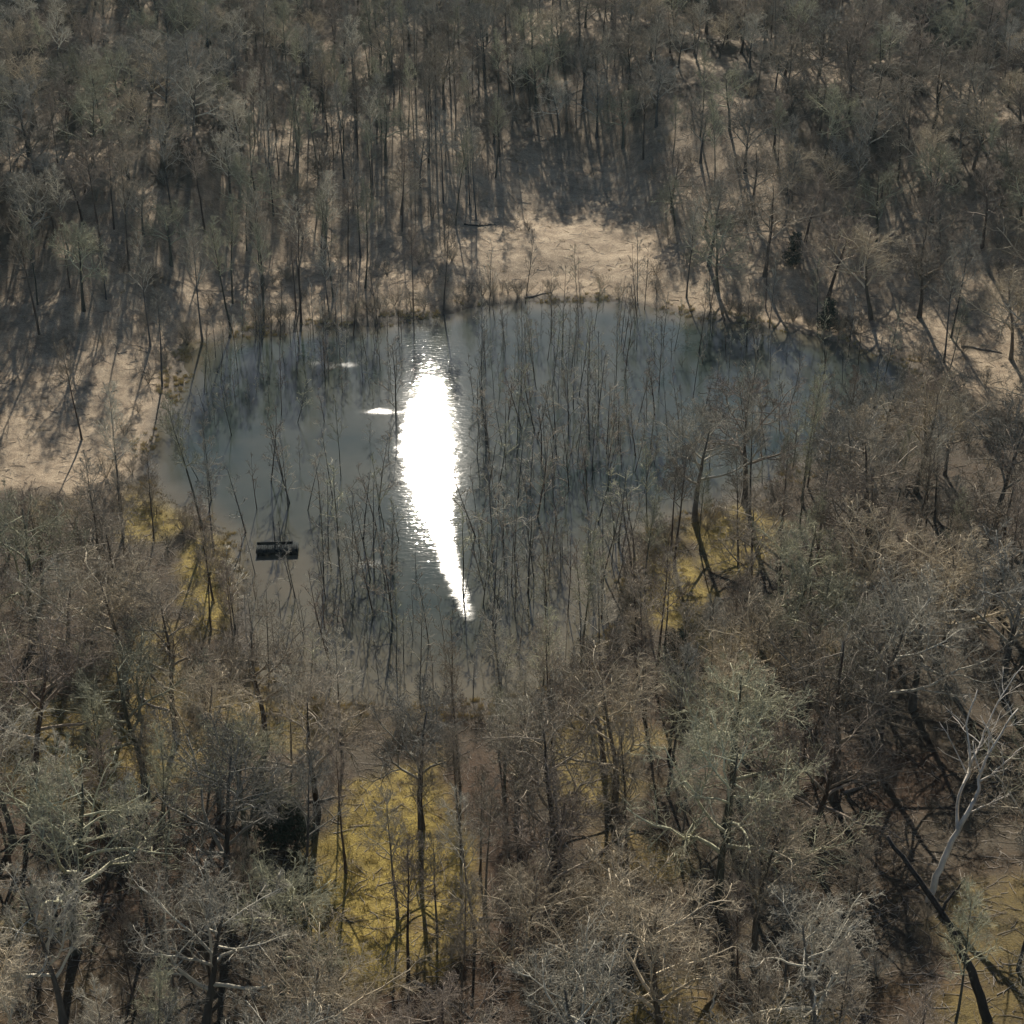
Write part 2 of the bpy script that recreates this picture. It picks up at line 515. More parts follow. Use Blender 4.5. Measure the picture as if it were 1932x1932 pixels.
def tree_mesh(style, seed):
    """returns (trunk parts, crown parts)"""
    rs = np.random.default_rng(seed)
    if style == 'broad':
        H = 15.0; K = 9
        P0 = trunk_path(H * .86, K, .05, .06, rs)
        R0 = .33 * (1 - .86 * np.linspace(0, 1, K)[None, :] ** .9); R0[0, 0] *= 1.35
        P1, R1 = grow(P0, R0, 12, .32, .98, 56, .52, 8, .07, .19, .25, rs)
        P2, R2 = grow(P1, R1, 7, .22, 1., 50, .46, 6, .04, .24, .25, rs)
        P3, R3 = grow(P2, R2, 6, .15, 1., 48, .50, 4, .04, .26, .35, rs)
        P4, R4 = grow(P3, R3, 7, .10, 1., 48, .66, 3, .03, .30, .5, rs)
        tw = .0115
    elif style == 'pole':
        H = 20.0; K = 10
        P0 = trunk_path(H, K, .03, .025, rs)
        R0 = .20 * (1 - .90 * np.linspace(0, 1, K)[None, :]); R0[0, 0] *= 1.3
        P1, R1 = grow(P0, R0, 15, .50, .99, 42, .17, 5, .12, .10, .3, rs)
        P2, R2 = grow(P1, R1, 6, .20, 1., 42, .50, 4, .08, .15, .35, rs)
        P3, R3 = grow(P2, R2, 5, .10, 1., 40, .60, 3, .06, .18, .5, rs)
        P4, R4 = grow(P3, R3, 4, .10, 1., 38, .75, 3, .05, .2, .5, rs)
        tw = .010
    elif style == 'stem':
        H = 14.0; K = 9
        P0 = trunk_path(H, K, .07, .022, rs)
        R0 = .085 * (1 - .85 * np.linspace(0, 1, K)[None, :]); R0[0, 0] *= 1.3
        P1, R1 = grow(P0, R0, int(rs.integers(6, 12)), rs.uniform(.15, .4), .97, rs.uniform(24, 42), rs.uniform(.13, .22), 5, .10, .12, .3, rs)
        P2, R2 = grow(P1, R1, 4, .25, 1., 36, .45, 4, .10, .12, .4, rs)
        P3, R3 = grow(P2, R2, 3, .2, 1., 36, .55, 3, .08, .15, .5, rs)
        P4, R4 = grow(P3, R3, 2, .3, 1., 34, .6, 3, .06, .15, .5, rs)
        tw = .008
    elif style == 'shrub':
        n = 9; K = 5
        P0 = np.zeros((n, K, 3)); az = np.arange(n) * 2.4 + rs.random(n); tilt = .25 + .6 * rs.random(n)
        cur = np.stack([np.cos(az) * tilt, np.sin(az) * tilt, np.ones(n)], -1)
        for k in range(1, K):
            cur = cur + rs.normal(0, .12, (n, 3)); cur /= np.linalg.norm(cur, axis=1, keepdims=True)
            P0[:, k] = P0[:, k - 1] + cur * (2.6 + rs.random((n, 1))) / (K - 1)
        P0[:, 0, 2] -= .25
        R0 = .035 * np.linspace(1, .35, K)[None, :] * np.ones((n, 1))
        P1, R1 = grow(P0, R0, 6, .2, 1., 40, .42, 4, .08, .15, .4, rs)
        P2, R2 = grow(P1, R1, 6, .1, 1., 42, .6, 3, .05, .2, .5, rs)
        q = merge([tubes(P0, R0, 4), tubes(P1, np.maximum(R1, .012), 3, False), tubes(P2, np.maximum(R2, .0095), 3, False)])
        return q, None
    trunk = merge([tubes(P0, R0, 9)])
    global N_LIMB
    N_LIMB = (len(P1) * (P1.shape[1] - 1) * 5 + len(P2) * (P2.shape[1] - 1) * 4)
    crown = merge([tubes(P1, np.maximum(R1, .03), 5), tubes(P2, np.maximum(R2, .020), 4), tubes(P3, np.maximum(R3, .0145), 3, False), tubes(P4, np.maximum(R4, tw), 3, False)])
    return trunk, crown


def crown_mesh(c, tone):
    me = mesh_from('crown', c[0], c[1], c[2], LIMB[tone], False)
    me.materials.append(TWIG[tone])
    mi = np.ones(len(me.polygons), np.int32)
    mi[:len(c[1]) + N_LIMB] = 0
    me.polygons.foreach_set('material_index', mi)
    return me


PROTO = []      # style, tone, trunk mesh, crown mesh
for i, (style, tone) in enumerate([('broad', 'ash grey'), ('broad', 'brown'), ('broad', 'olive grey'), ('broad', 'pale tan'), ('broad', 'dark grey'), ('broad', 'reddish brown'),
                                   ('pole', 'ash grey'), ('pole', 'brown'), ('pole', 'olive grey'), ('pole', 'dark grey'), ('pole', 'reddish brown'), ('stem', 'dark grey'), ('stem', 'brown'), ('stem', 'olive grey'), ('stem', 'ash grey'), ('stem', 'reddish brown'), ('stem', 'brown'), ('stem', 'dark grey')]):
    t, c = tree_mesh(style, 100 + i)
    PROTO.append(dict(style=style, tone=tone,
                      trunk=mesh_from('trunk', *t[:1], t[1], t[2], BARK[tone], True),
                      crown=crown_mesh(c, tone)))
SHRUB = []
for i, tone in enumerate(['brown', 'pale tan', 'dark grey']):
    t, _ = tree_mesh('shrub', 300 + i)
    SHRUB.append((tone, mesh_from('shrub', t[0], t[1], t[2], TWIG[tone], False)))

# ------------------------------------------------------------------ landmarks
LAND = []          # (phrase, x, y) used to say where a tree stands


def at_px(px, py):
    """ground point seen in that direction"""
    d = ray(px, py); t = 120.0
    while t < 900:
        p = d * t
        if CAM_H + p[2] < float(height(p[0], p[1])):
            break
        t += 1.0
    lo, hi = t - 1, t
    for _ in range(18):
        m = (lo + hi) / 2
        if CAM_H + d[2] * m < float(height(d[0] * m, d[1] * m)):
            hi = m
        else:
            lo = m
    return d[0] * hi, d[1] * hi, float(height(d[0] * hi, d[1] * hi))


# the floating platform
sx, sy = flat(524, 1040); sz = WATER_Z
sh = bpy.data.objects.new('floating_platform', None); COL.objects.link(sh)
sh.location = (sx, sy, sz); sh.rotation_euler = (0, 0, R(3))
tag(sh, 'low dark floating platform with two thin mooring poles on the pond', 'platform')
BOARD = bark_mat('dark_boards', (.018, .021, .022), (.036, .040, .040), .95, 2.0, .0)
BOARD.node_tree.nodes['Principled BSDF'].inputs['Specular IOR Level'].default_value = 0.05


def part_box(name, mat, parent, *boxes):
    V, F = [], []
    for b_ in boxes:
        box(V, F, *b_)
    return add_obj(name, mesh_from(name, V, None, F, mat), parent)


for k in range(18):
    part_box('deck_board', BOARD, sh, (-3.4 + k * .378, -3.055 + k * .378, -1.5 + .03 * (k % 3), 1.5 + .02 * (k % 2), .62, .70))
part_box('frame', BOARD, sh, (-3.3, 3.35, -1.45, -1.27, .34, .618), (-3.3, 3.35, 1.27, 1.45, .34, .618))
for k in (-2.5, -.85, .85, 2.5):
    part_box('float', BOARD, sh, (k - .6, k + .6, -1.35, 1.35, -.35, .338))
part_box('kick_rail', BOARD, sh, (-3.42, 2.4, 1.36, 1.46, .705, .95))
for px_ in (-.55, .35):
    P = np.array([[(px_, 1.7, -1.8), (px_ + .05, 1.72, 1.5), (px_, 1.7, 4.6)]])
    add_obj('mooring_pole', mesh_from('mooring_pole', *(lambda m: (m[0], m[2], m[1]))(tubes(P, np.array([[.08, .07, .06]]), 7)), BOARD, True), sh)
LAND.append(('the dark floating platform', sx, sy))


def custom_tree(name, paths, mat, loc, label, cat, twig=True, seed=5, twig_mat=None, wig=.16, dens=(6, 5, 6)):
    """paths: list of (points, r0, r1) in metres from the base; first is the trunk"""
    rs = np.random.default_rng(seed)
    root = bpy.data.objects.new(name, None); COL.objects.link(root); root.location = loc
    tr, kids = [], []
    for pts, r0, r1 in paths:
        P = smooth_open(np.array(pts, float), 4)
        P[1:-1] += rs.normal(0, .10, P[1:-1].shape)
        K = len(P)
        tr.append(tubes(P[None], np.linspace(r0, r1, K)[None], 8))
        Q = P[np.linspace(0, K - 1, 7).astype(int)][None]
        kids.append((Q, np.linspace(r0, r1, 7)[None]))
    add_obj('trunk', mesh_from('trunk', *(lambda m: (m[0], m[1], m[2]))(merge(tr)), mat, True), root)
    if twig:
        cr = []
        for Q, q in kids[1:]:
            P2, R2 = grow(Q, q, dens[0], .25, 1, 45, .38, 5, .05, wig, .3, rs)
            P3, R3 = grow(P2, R2, dens[1], .2, 1, 45, .5, 4, .04, wig, .35, rs)
            cr += [tubes(P2, np.clip(R2, .03, .12), 4), tubes(P3, np.clip(R3, .018, .06), 3, False)]
            if dens[2]:
                P4, R4 = grow(P3, R3, dens[2], .1, 1, 40, .6, 3, .04, wig, .5, rs)
                cr.append(tubes(P4, np.clip(R4, .011, .02), 3, False))
        m = merge(cr)
        add_obj('crown', mesh_from('crown', m[0], m[1], m[2], twig_mat or mat, False), root)
    return tag(root, label, cat)


def smooth_open(P, n):
    out = []
    Pp = np.vstack([2 * P[0] - P[1], P, 2 * P[-1] - P[-2]])
    for i in range(len(P) - 1):
        p0, p1, p2, p3 = Pp[i:i + 4]
        for t in np.arange(n) / n:
            out.append(.5 * ((2 * p1) + (p2 - p0) * t + (2 * p0 - 5 * p1 + 4 * p2 - p3) * t * t + (3 * p1 - p0 - 3 * p2 + p3) * t ** 3))
    out.append(P[-1])
    return np.array(out)


# pale-barked big tree on the east side
bx, by, bz = at_px(1752, 1700)
custom_tree('pale_tree', [
    ([(0, 0, -.6), (1.0, 1.0, 4), (2.7, 2.2, 8.5), (4.6, 3.6, 12.0)], .46, .26),
    ([(4.6, 3.6, 12), (5.2, 4.6, 15), (6.4, 6.0, 18), (9.4, 8.5, 21)], .24, .07),
    ([(2.7, 2.2, 8.5), (3.0, 4.5, 11.5), (4.4, 6.5, 14.5), (4.2, 9.5, 18), (5.4, 11.5, 21.5)], .22, .06),
    ([(5.0, 4.2, 14), (7.4, 5.0, 15.5), (9.5, 5.5, 17.8)], .15, .05),
    ([(4.4, 6.5, 14.5), (6.0, 9.0, 16.5), (8.0, 11.5, 19.5), (11, 14, 23)], .15, .04),
    ([(3.8, 3.0, 10.5), (6.5, 3.0, 11.8), (8.5, 3.6, 13.0)], .12, .04)],
    WHITE_BARK, (bx, by, bz), 'tall tree with white bark and long bare crooked limbs', 'tree', seed=8, dens=(5, 4, 0), wig=.2)
LAND.append(('the white-barked crooked tree', bx, by))

# dark dead trunk leaning over
bx, by, bz = at_px(1868, 1925)
custom_tree('leaning_trunk', [
    ([(0, 0, -.6), (-2.2, 2.0, 5), (-4.6, 4.2, 9.5), (-7.6, 6.5, 13.5), (-10.8, 9.2, 17)], .55, .20),
    ([(-5.4, 4.8, 10.5), (-4.6, 5.2, 12.0), (-3.0, 6.0, 14.0)], .22, .06),
    ([(-3.4, 3.0, 7.2), (-4.8, 2.4, 9.0), (-6.4, 2.2, 10.2)], .16, .05)],
    DEAD_DARK, (bx, by, bz), 'thick dark dead trunk leaning steeply with two broken stub limbs', 'dead tree', twig=False)
LAND.append(('the dark leaning dead trunk', bx, by))

# pale snags
for (px, py, sc_, lb, ph) in ((462, 1420, 1.0, 'thin bleached white snag on olive grass near the pond', 'the bleached white snag'),
                              (1345, 1915, .55, 'short forked white snag among dense brown crowns', 'the forked white snag'),
                              (1475, 870, .75, 'pale broken snag with split top east of the pond', 'the split pale snag'),
                              (1045, 690, .5, 'leaning white snag standing in the pond water', 'the white snag in the water')):
    bx, by, bz = at_px(px, py)
    k = sc_
    custom_tree('snag', [
        ([(0, 0, -.5), (-.2 * k, .1, 3 * k), (.3 * k, .3, 6 * k), (-.6 * k, .4, 10 * k)], .24 * k, .12 * k),
        ([(-.6 * k, .4, 10 * k), (-1.4 * k, .6, 12.0 * k), (-1.2 * k, .9, 14 * k)], .12 * k, .05 * k),
        ([(.2 * k, .3, 6 * k), (1.4 * k, .5, 8.0 * k), (2.0 * k, 1.0, 10.5 * k)], .10 * k, .04 * k)],
        WHITE_BARK, (bx, by, bz), lb, 'dead tree', dens=(2, 2, 0), seed=int(px))
    LAND.append((ph, bx, by))


# evergreens
def evergreen_meshes(seed):
    rs = np.random.default_rng(seed)
    H = 10.0; K = 8
    P0 = trunk_path(H, K, .02, .02, rs); R0 = .17 * np.linspace(1, .1, K)[None]
    P1, R1 = grow(P0, R0, 80, .08, .99, 78, .27, 4, .03, .06, .3, rs, jit=.15)
    P2, R2 = grow(P1, R1, 9, .15, 1, 50, .38, 3, -.02, .1, .5, rs)
    P3, R3 = grow(P2, R2, 6, .1, 1, 45, .5, 3, .03, .15, .6, rs)
    a = merge([tubes(P0, R0, 7), tubes(P1, np.maximum(R1, .02), 3)])
    b = merge([tubes(P2, np.maximum(R2, .03), 3, False), tubes(P3, np.maximum(R3, .042), 3, False)])
    return mesh_from('trunk', a[0], a[1], a[2], BARK['brown'], True), mesh_from('crown', b[0], b[1], b[2], NEEDLE, False)


ev = [evergreen_meshes(40 + i) for i in range(2)]
for i, (px, py, s, lb, ph) in enumerate((
        (520, 1590, 1.0, 'dark green conifer on the edge of the yellow grass clearing', 'the conifer by the yellow clearing'),
        (560, 1600, .8, 'smaller dark conifer touching the yellow clearing', None),
        (1495, 500, .7, 'dark blue-green conifer above the tan eastern bank', 'the conifer above the tan eastern bank'),
        (1560, 625, .7, 'broad dark conifer at the water edge under the east bank', 'the broad waterside conifer'),
        (140, 215, 1.0, 'dark conifer deep in the woods on the far hillside', 'the far hillside conifer'),
        (1280, 1290, .9, 'dark conifer below the small yellow glade', 'the conifer by the small glade'))):
    bx, by, bz = at_px(px, py)
    root = bpy.data.objects.new('conifer', None); COL.objects.link(root)
    root.location = (bx, by, bz - .2); root.rotation_euler = (0, 0, i * 1.3); root.scale = (s, s, s * random.uniform(.9, 1.1))
    add_obj('trunk', ev[i % 2][0], root); add_obj('crown', ev[i % 2][1], root)
    tag(root, lb, 'conifer', 'scattered conifers')
    if ph:
        LAND.append((ph, bx, by))

LAND += [('the far shore of the pond', *flat(800, 606)), ('the near shore of the pond', *flat(800, 1322)), ('the eastern arm of the pond', *flat(1600, 760)), ('the yellow grass clearing', *flat(740, 1650)),
         ('the orange grass strip', *flat(415, 1060)), ('the small yellow glade', *flat(1280, 1060)), ('the open tan western slope', *flat(110, 830)),
         ('the bare tan central bank', *at_px(1080, 480)[:2]), ('the tan eastern bank', *at_px(1780, 650)[:2])]

# fallen logs
LOGS = [(905, 425, 7, 12, 'dark crooked log lying across the bare tan central bank', 'DARK'), (1010, 556, 6, 35, 'short pale log at the water edge below the tan central bank', 'L'),
        (960, 1735, 7, 2, 'pale fallen log just east of the yellow grass clearing', 'L'),
        (620, 1505, 5, 14, 'thin pale log at the head of the yellow grass clearing', 'L'), (1850, 660, 8, -30, 'grey log lying down the tan eastern bank', 'L'),
        (830, 1880, 8, -40, 'pale log sloping at the south end of the yellow grass clearing', 'L'), (1640, 1480, 8, 25, 'pale log half hidden near the white-barked crooked tree', 'L'),
        (160, 1730, 8, 50, 'pale log among reddish leaf litter west of the yellow grass clearing', 'L'), (300, 1330, 7, -35, 'grey log on the olive grass near the bleached white snag', 'L')]
LOG_PHRASE = ['the dark crooked log', 'the short pale waterside log', 'the pale log by the clearing', 'the thin pale log', 'the grey log on the eastern bank',
              'the sloping pale log', 'the half hidden pale log', 'the pale log in reddish litter', 'the grey log on olive grass']
LOG0 = len(LAND)
for (px, py, L, ang, lb, mk) in LOGS:
    bx, by, bz = at_px(px, py)
    rs = np.random.default_rng(int(px * 7 + py)); K = 9
    s = np.linspace(-.5, .5, K) * L
    P = np.stack([s * math.cos(R(ang)), s * math.sin(R(ang)), np.zeros(K)], -1)
    P[:, :2] += np.cumsum(rs.normal(0, .16, (K, 2)), 0)
    rad = np.linspace(.030, .013, K) * L * (1 + rs.normal(0, .05, K))
    P[:, 2] = height(P[:, 0] + bx, P[:, 1] + by) - bz + rad * .7
    pr = [tubes(P[None], rad[None], 8)]
    B, Br = grow(P[None], rad[None], 5, .35, .95, 50, .22, 4, .12, .12, .35, rs)
    pr.append(tubes(B, np.clip(Br, .02, .08), 4))
    m = merge(pr)
    o = add_obj('fallen_log', mesh_from('fallen_log', m[0], m[1], m[2], DEAD_DARK if mk == 'DARK' else LOG_MAT, True), None, (bx, by, bz))
    tag(o, lb, 'log', 'fallen logs')
    LAND.append((LOG_PHRASE[len(LAND) - LOG0], bx, by))

# ------------------------------------------------------------------ planting
# openings kept clear of crowns: (px, py, rx, ry, keep chance broad, keep chance pole)
OPEN = [(800, 850, 75, 100, .0, .04), (845, 1010, 45, 130, .0, .05), (885, 1150, 35, 60, .0, .10),
        (100, 790, 240, 90, .03, .10), (300, 700, 120, 60, .12, .35), (1770, 645, 130, 45, .05, .12), (1060, 460, 200, 110, .04, .22), (1250, 560, 130, 40, .08, .3),
        (700, 1640, 105, 130, .02, .22), (760, 1790, 80, 60, .06, .25), (415, 1060, 50, 95, .0, .12), (315, 950, 55, 40, .1, .3), (1250, 1070, 95, 70, .04, .15), (1390, 1000, 60, 45, .1, .3),
        (524, 1040, 70, 60, .0, .05), (620, 900, 330, 270, .05, .35), (620, 1140, 230, 80, .30, .45), (1010, 750, 180, 150, .06, .40), (1330, 650, 200, 45, .10, .40), (260, 1240, 60, 60, .2, .4), (940, 1200, 150, 50, .3, .4),
        (1360, 230, 120, 60, .15, .4), (1220, 200, 70, 60, .15, .4), (330, 440, 100, 50, .12, .4), (200, 470, 80, 50, .2, .5), (90, 600, 120, 50, .15, .25),
        (1450, 520, 60, 30, .2, .4), (1740, 1600, 90, 120, .0, .05), (1845, 1430, 110, 190, .0, .08), (640, 580, 140, 50, .15, .5), (850, 480, 120, 60, .1, .35), (1600, 330, 90, 40, .3, .5)]
ARC = [(0, 830), (70, 800), (140, 765), (240, 720), (330, 675), (560, 585), (640, 555), (750, 505), (830, 470), (900, 440), (960, 410), (1040, 400), (1110, 410), (1150, 470), (1190, 530),
       (1320, 555), (1420, 535), (1480, 535), (1660, 605), (1720, 625), (1790, 640), (1860, 670), (930, 520), (1030, 500), (850, 560), (740, 590)]
OPEN += [(1775, 1780, 110, 150, .0, .05), (1060, 355, 90, 45, .05, .25)]
ARC += [(1060, 355), (1010, 380), (1110, 375)]
ARC += [(420, 640), (490, 610), (700, 545), (800, 520), (1240, 560), (1560, 570), (1610, 590), (1910, 690)]
OPEN += [(a_, b_, 55, 38, .03, .14) for a_, b_ in ARC]
LIT = [(a_, b_, 65, 50) for a_, b_ in ARC] + [(110, 790, 250, 100), (1060, 460, 210, 120), (1770, 645, 140, 50), (700, 1640, 130, 160), (415, 1060, 60, 100), (1250, 1070, 95, 70), (270, 960, 80, 60), (330, 440, 90, 50), (1360, 230, 110, 60), (600, 950, 280, 130), (640, 580, 140, 50)]
cand = []
ys = rng.uniform(112, 575, 70000)
xs = rng.uniform(-1, 1, 70000) * (ys * .345 + 36)
keepm = rng.random(70000) < (ys * .345 + 36) / (575 * .345 + 36)
xs, ys = xs[keepm], ys[keepm]
zs = height(xs, ys)
px0, py0 = proj(xs, ys, zs)
mixn = fbm(xs, ys, 30, 33.0)
sd_w = poly_dist(xs, ys, POOL_XY)
cell = {}
trees = []


def too_close(x, y, r):
    ci, cj = int(x // 10), int(y // 10)
    for i in range(ci - 1, ci + 2):
        for j in range(cj - 1, cj + 2):
            for (a, b, q) in cell.get((i, j), ()):
                if (a - x) ** 2 + (b - y) ** 2 < (.5 * (r + q)) ** 2:
                    return True
    return False


for i in range(len(xs)):
    x, y, z, px, py = float(xs[i]), float(ys[i]), float(zs[i]), float(px0[i]), float(py0[i])
    # the floor of the hollow and the slope behind carry slim poles; the rest broad crowns
    hollow = 380 < px < 1250 and 560 < py < 1300
    pb = .12 if hollow else (.45 if 480 < px < 1000 and 150 < py < 430 else .92 if py < 560 else .88)
    if px > 1250 and py > 600:
        pb = .86
    pb = min(1, max(0, pb + (mixn[i] - .5) * .7))
    broad = random.random() < pb
    s = (random.uniform(1.3, 1.9) if py > 900 else random.uniform(1.0, 1.5) if py > 480 else random.uniform(.8, 1.25)) if broad else random.uniform(.75, 1.2)
    r = (6.6 if py > 560 else 7.2) * s if broad else (4.8 if py > 560 else 5.4) * s
    stem = False
    if sd_w[i] < 2.5:
        # a few slim drowned stems stand in the water
        if broad or sd_w[i] < -45 or abs(px - 830) < 66 - max(0, (py - 950) * .18) or math.hypot(x - sx, y - sy) < 7:
            continue
        stem = True; s = random.uniform(.4, 1.3); r = 2.5
        if random.random() > .95 + (fbm(x, y, 10, 77.0) - .5) * 3.4:
            continue
    if too_close(x, y, r):
        continue
    s = float(s)
    Ht = (15 if broad else 14 if stem else 20) * s
    cr = (5.0 if broad else .8 if stem else 2.2) * s
    ok = True
    for zf in (.25, .55, .8, 1.0):
        qx, qy = proj(x, y, z + Ht * zf)
        scl = 966 / TH / math.hypot(y, CAM_H - z)
        m = (cr if zf > .4 else .4) * scl * (.8 if zf < 1 else .4)
        for (ox, oy, rx, ry, kb, kp) in OPEN:
            if ((qx - ox) / (rx + m)) ** 2 + ((qy - oy) / (ry + m * .6)) ** 2 < 1:
                k_ = (kb if broad else min(1, kp * 3) if stem else kp)
                h_ = (int(x * 91.7) * 7919 + int(y * 57.3) * 104729 + int(ox)) % 1000 / 1000
                if h_ > k_:
                    ok = False; break
        if not ok:
            break
    # places that lie in the sun: thin what would shade them
    if ok:
        for zf in (.5, .7, .9):
            q_ = Ht * zf / math.tan(SUN_EL)
            gx_, gy_ = x - math.sin(SUN_AZ) * q_, y - math.cos(SUN_AZ) * q_
            qx, qy = proj(gx_, gy_, z)
            if any(((qx - ox) / rx) ** 2 + ((qy - oy) / ry) ** 2 < 1 for ox, oy, rx, ry in LIT) and random.random() < (.88 if broad else .6):
                ok = False; break
    # sunlight must reach the pond: thin the trees on the far side of it
    if ok and abs(x - POOL[0] - (y - POOL[1]) * math.tan(SUN_AZ)) < 6 and POOL[1] < y < POOL[1] + 44 and random.random() < .75:
        ok = False
    if not ok:
        continue
    cell.setdefault((int(x // 10), int(y // 10)), []).append((x, y, r))
    v = random.choice(range(6)) if broad else random.choice(range(11, 18)) if stem else random.choice(range(6, 11))
    # warmer tones on the near and eastern ground, greyer ones in and behind the hollow
    if broad and hollow and random.random() < .5:
        v = random.choice((0, 2, 4))
    if broad and py > 1150 and random.random() < .6:
        v = random.choice((0, 2, 3, 3, 3, 1))
    inview = -60 < px < 1990 and -20 < py < 2350
    trees.append((x, y, z, 'broad' if broad else 'stem' if stem else 'pole', s, v, random.uniform(0, 6.283), math.hypot(y, CAM_H - z), inview, px, py))

ORD = ['first', 'second', 'third', 'fourth', 'fifth', 'sixth', 'seventh', 'eighth', 'ninth', 'tenth', 'eleventh', 'twelfth', 'thirteenth', 'fourteenth', 'fifteenth', 'sixteenth']
stuff = []
things = []
for broad in ('broad', 'pole', 'stem'):
    L = [t for t in trees if t[3] == broad]
    L.sort(key=lambda t: (not t[8], t[7]))
    n_in = 290
    if broad == 'pole':
        # the slim trees that show best: those of the open hollow and clearings first
        L.sort(key=lambda t: (not t[8], t[7] - (90 if 380 < t[9] < 1250 and 560 < t[10] < 1300 else 0)))
    things += L[:n_in]
    stuff += L[n_in:]

lm = np.array([(a[1], a[2]) for a in LAND])
per = {}
for t in things:
    j = int(np.argmin(np.hypot(lm[:, 0] - t[0], lm[:, 1] - t[1])))
    per.setdefault((j, t[3]), []).append((math.hypot(lm[j, 0] - t[0], lm[j, 1] - t[1]), t))
for (j, broad), lst in per.items():
    lst.sort(key=lambda q: q[0])
    for k, (dist, t) in enumerate(lst):
        x, y, z, _, s, v, rz = t[:7]
        pr = PROTO[v]
        root = bpy.data.objects.new({'broad': 'broad_crowned_tree', 'pole': 'slender_tree', 'stem': 'drowned_sapling'}[broad], None)
        COL.objects.link(root)
        root.location = (x, y, z); root.rotation_euler = (random.uniform(-.06, .06), random.uniform(-.06, .06), rz)
        root.scale = (s * random.uniform(.92, 1.1), s * random.uniform(.92, 1.1), s * random.uniform(.95, 1.08))
        if broad == 'stem':
            root.rotation_euler = (random.gauss(0, .07), random.gauss(0, .09), rz)
            k_ = random.uniform(.8, 1.9); root.scale = (s * k_, s * k_, s)
        for nm in ('trunk', 'crown'):
            o = bpy.data.objects.new(nm, pr[nm]); COL.objects.link(o); o.parent = root
        noun = {'broad': 'broad-crowned bare tree', 'pole': 'slender bare tree', 'stem': 'sapling in the pond'}[broad]
        if k < len(ORD):
            lb = f"{pr['tone']} {noun}, {ORD[k]} out from {LAND[j][0]}"
        else:
            size = 'tall ' if s > (1.35 if broad == 'broad' else 1.0) else 'medium ' if s > (1.18 if broad == 'broad' else .85) else 'small '
            lb = f"{size}{pr['tone']} {noun} well away from {LAND[j][0]}"
        tag(root, lb, 'sapling' if broad == 'stem' else 'tree', {'broad': 'broad-crowned trees around ', 'pole': 'slender trees around ', 'stem': 'drowned saplings around '}[broad] + LAND[j][0])
        pr.setdefault('src', {c.name.split('.')[0]: c for c in root.children} if len(root.children) else None)


# ------------------------------------------------------------------ shrubs
def scatter(n, ok):
    out = []
    while len(out) < n:
        y = random.uniform(118, 480); x = random.uniform(-1, 1) * (y * .345 + 25)
        if random.random() > (y * .345 + 25) / 190:
            continue
        z = float(height(x, y))
        if ok(x, y, z):
            out.append((x, y, z))
    return out


def shrub_ok(x, y, z):
    if float(poly_dist(x, y, POOL_XY)) < 3 or math.hypot(x - sx, y - sy) < 6:
        return False
    px, py = proj(x, y, z)
    for (ox, oy, rx, ry, kb, kp) in OPEN[:11]:
        if ((px - ox) / rx) ** 2 + ((py - oy) / ry) ** 2 < 1:
            return random.random() < .25
    return True


sp = scatter(420, shrub_ok)
while len(sp) < 600:                    # and a fringe of brush round the pond
    k_ = random.randrange(len(POOL_XY))
    x, y = POOL_XY[k_, 0] + random.gauss(0, 4), POOL_XY[k_, 1] + random.gauss(0, 4)
    if 3 < float(poly_dist(x, y, POOL_XY)) < 9 and shrub_ok(x, y, 0):
        sp.append((x, y, float(height(x, y))))
sp.sort(key=lambda q: q[1])
per = {}
for q in sp[:220]:
    j = int(np.argmin(np.hypot(lm[:, 0] - q[0], lm[:, 1] - q[1])))
    per.setdefault(j, []).append((math.hypot(lm[j, 0] - q[0], lm[j, 1] - q[1]), q))
for j, lst in per.items():
    lst.sort()
    for k, (_, (x, y, z)) in enumerate(lst):
        tone, me = SHRUB[random.randrange(3)]
        s = random.uniform(.6, 1.25)
        o = add_obj('bare_shrub', me, None, (x, y, z), random.uniform(0, 6.28)); o.scale = (s, s, s * random.uniform(.8, 1.1))
        lb = f"{tone} leafless shrub, {ORD[k]} shrub out from {LAND[j][0]}" if k < len(ORD) else f"{tone} leafless shrub well away from {LAND[j][0]}"
        tag(o, lb, 'shrub', 'shrubs around ' + LAND[j][0])


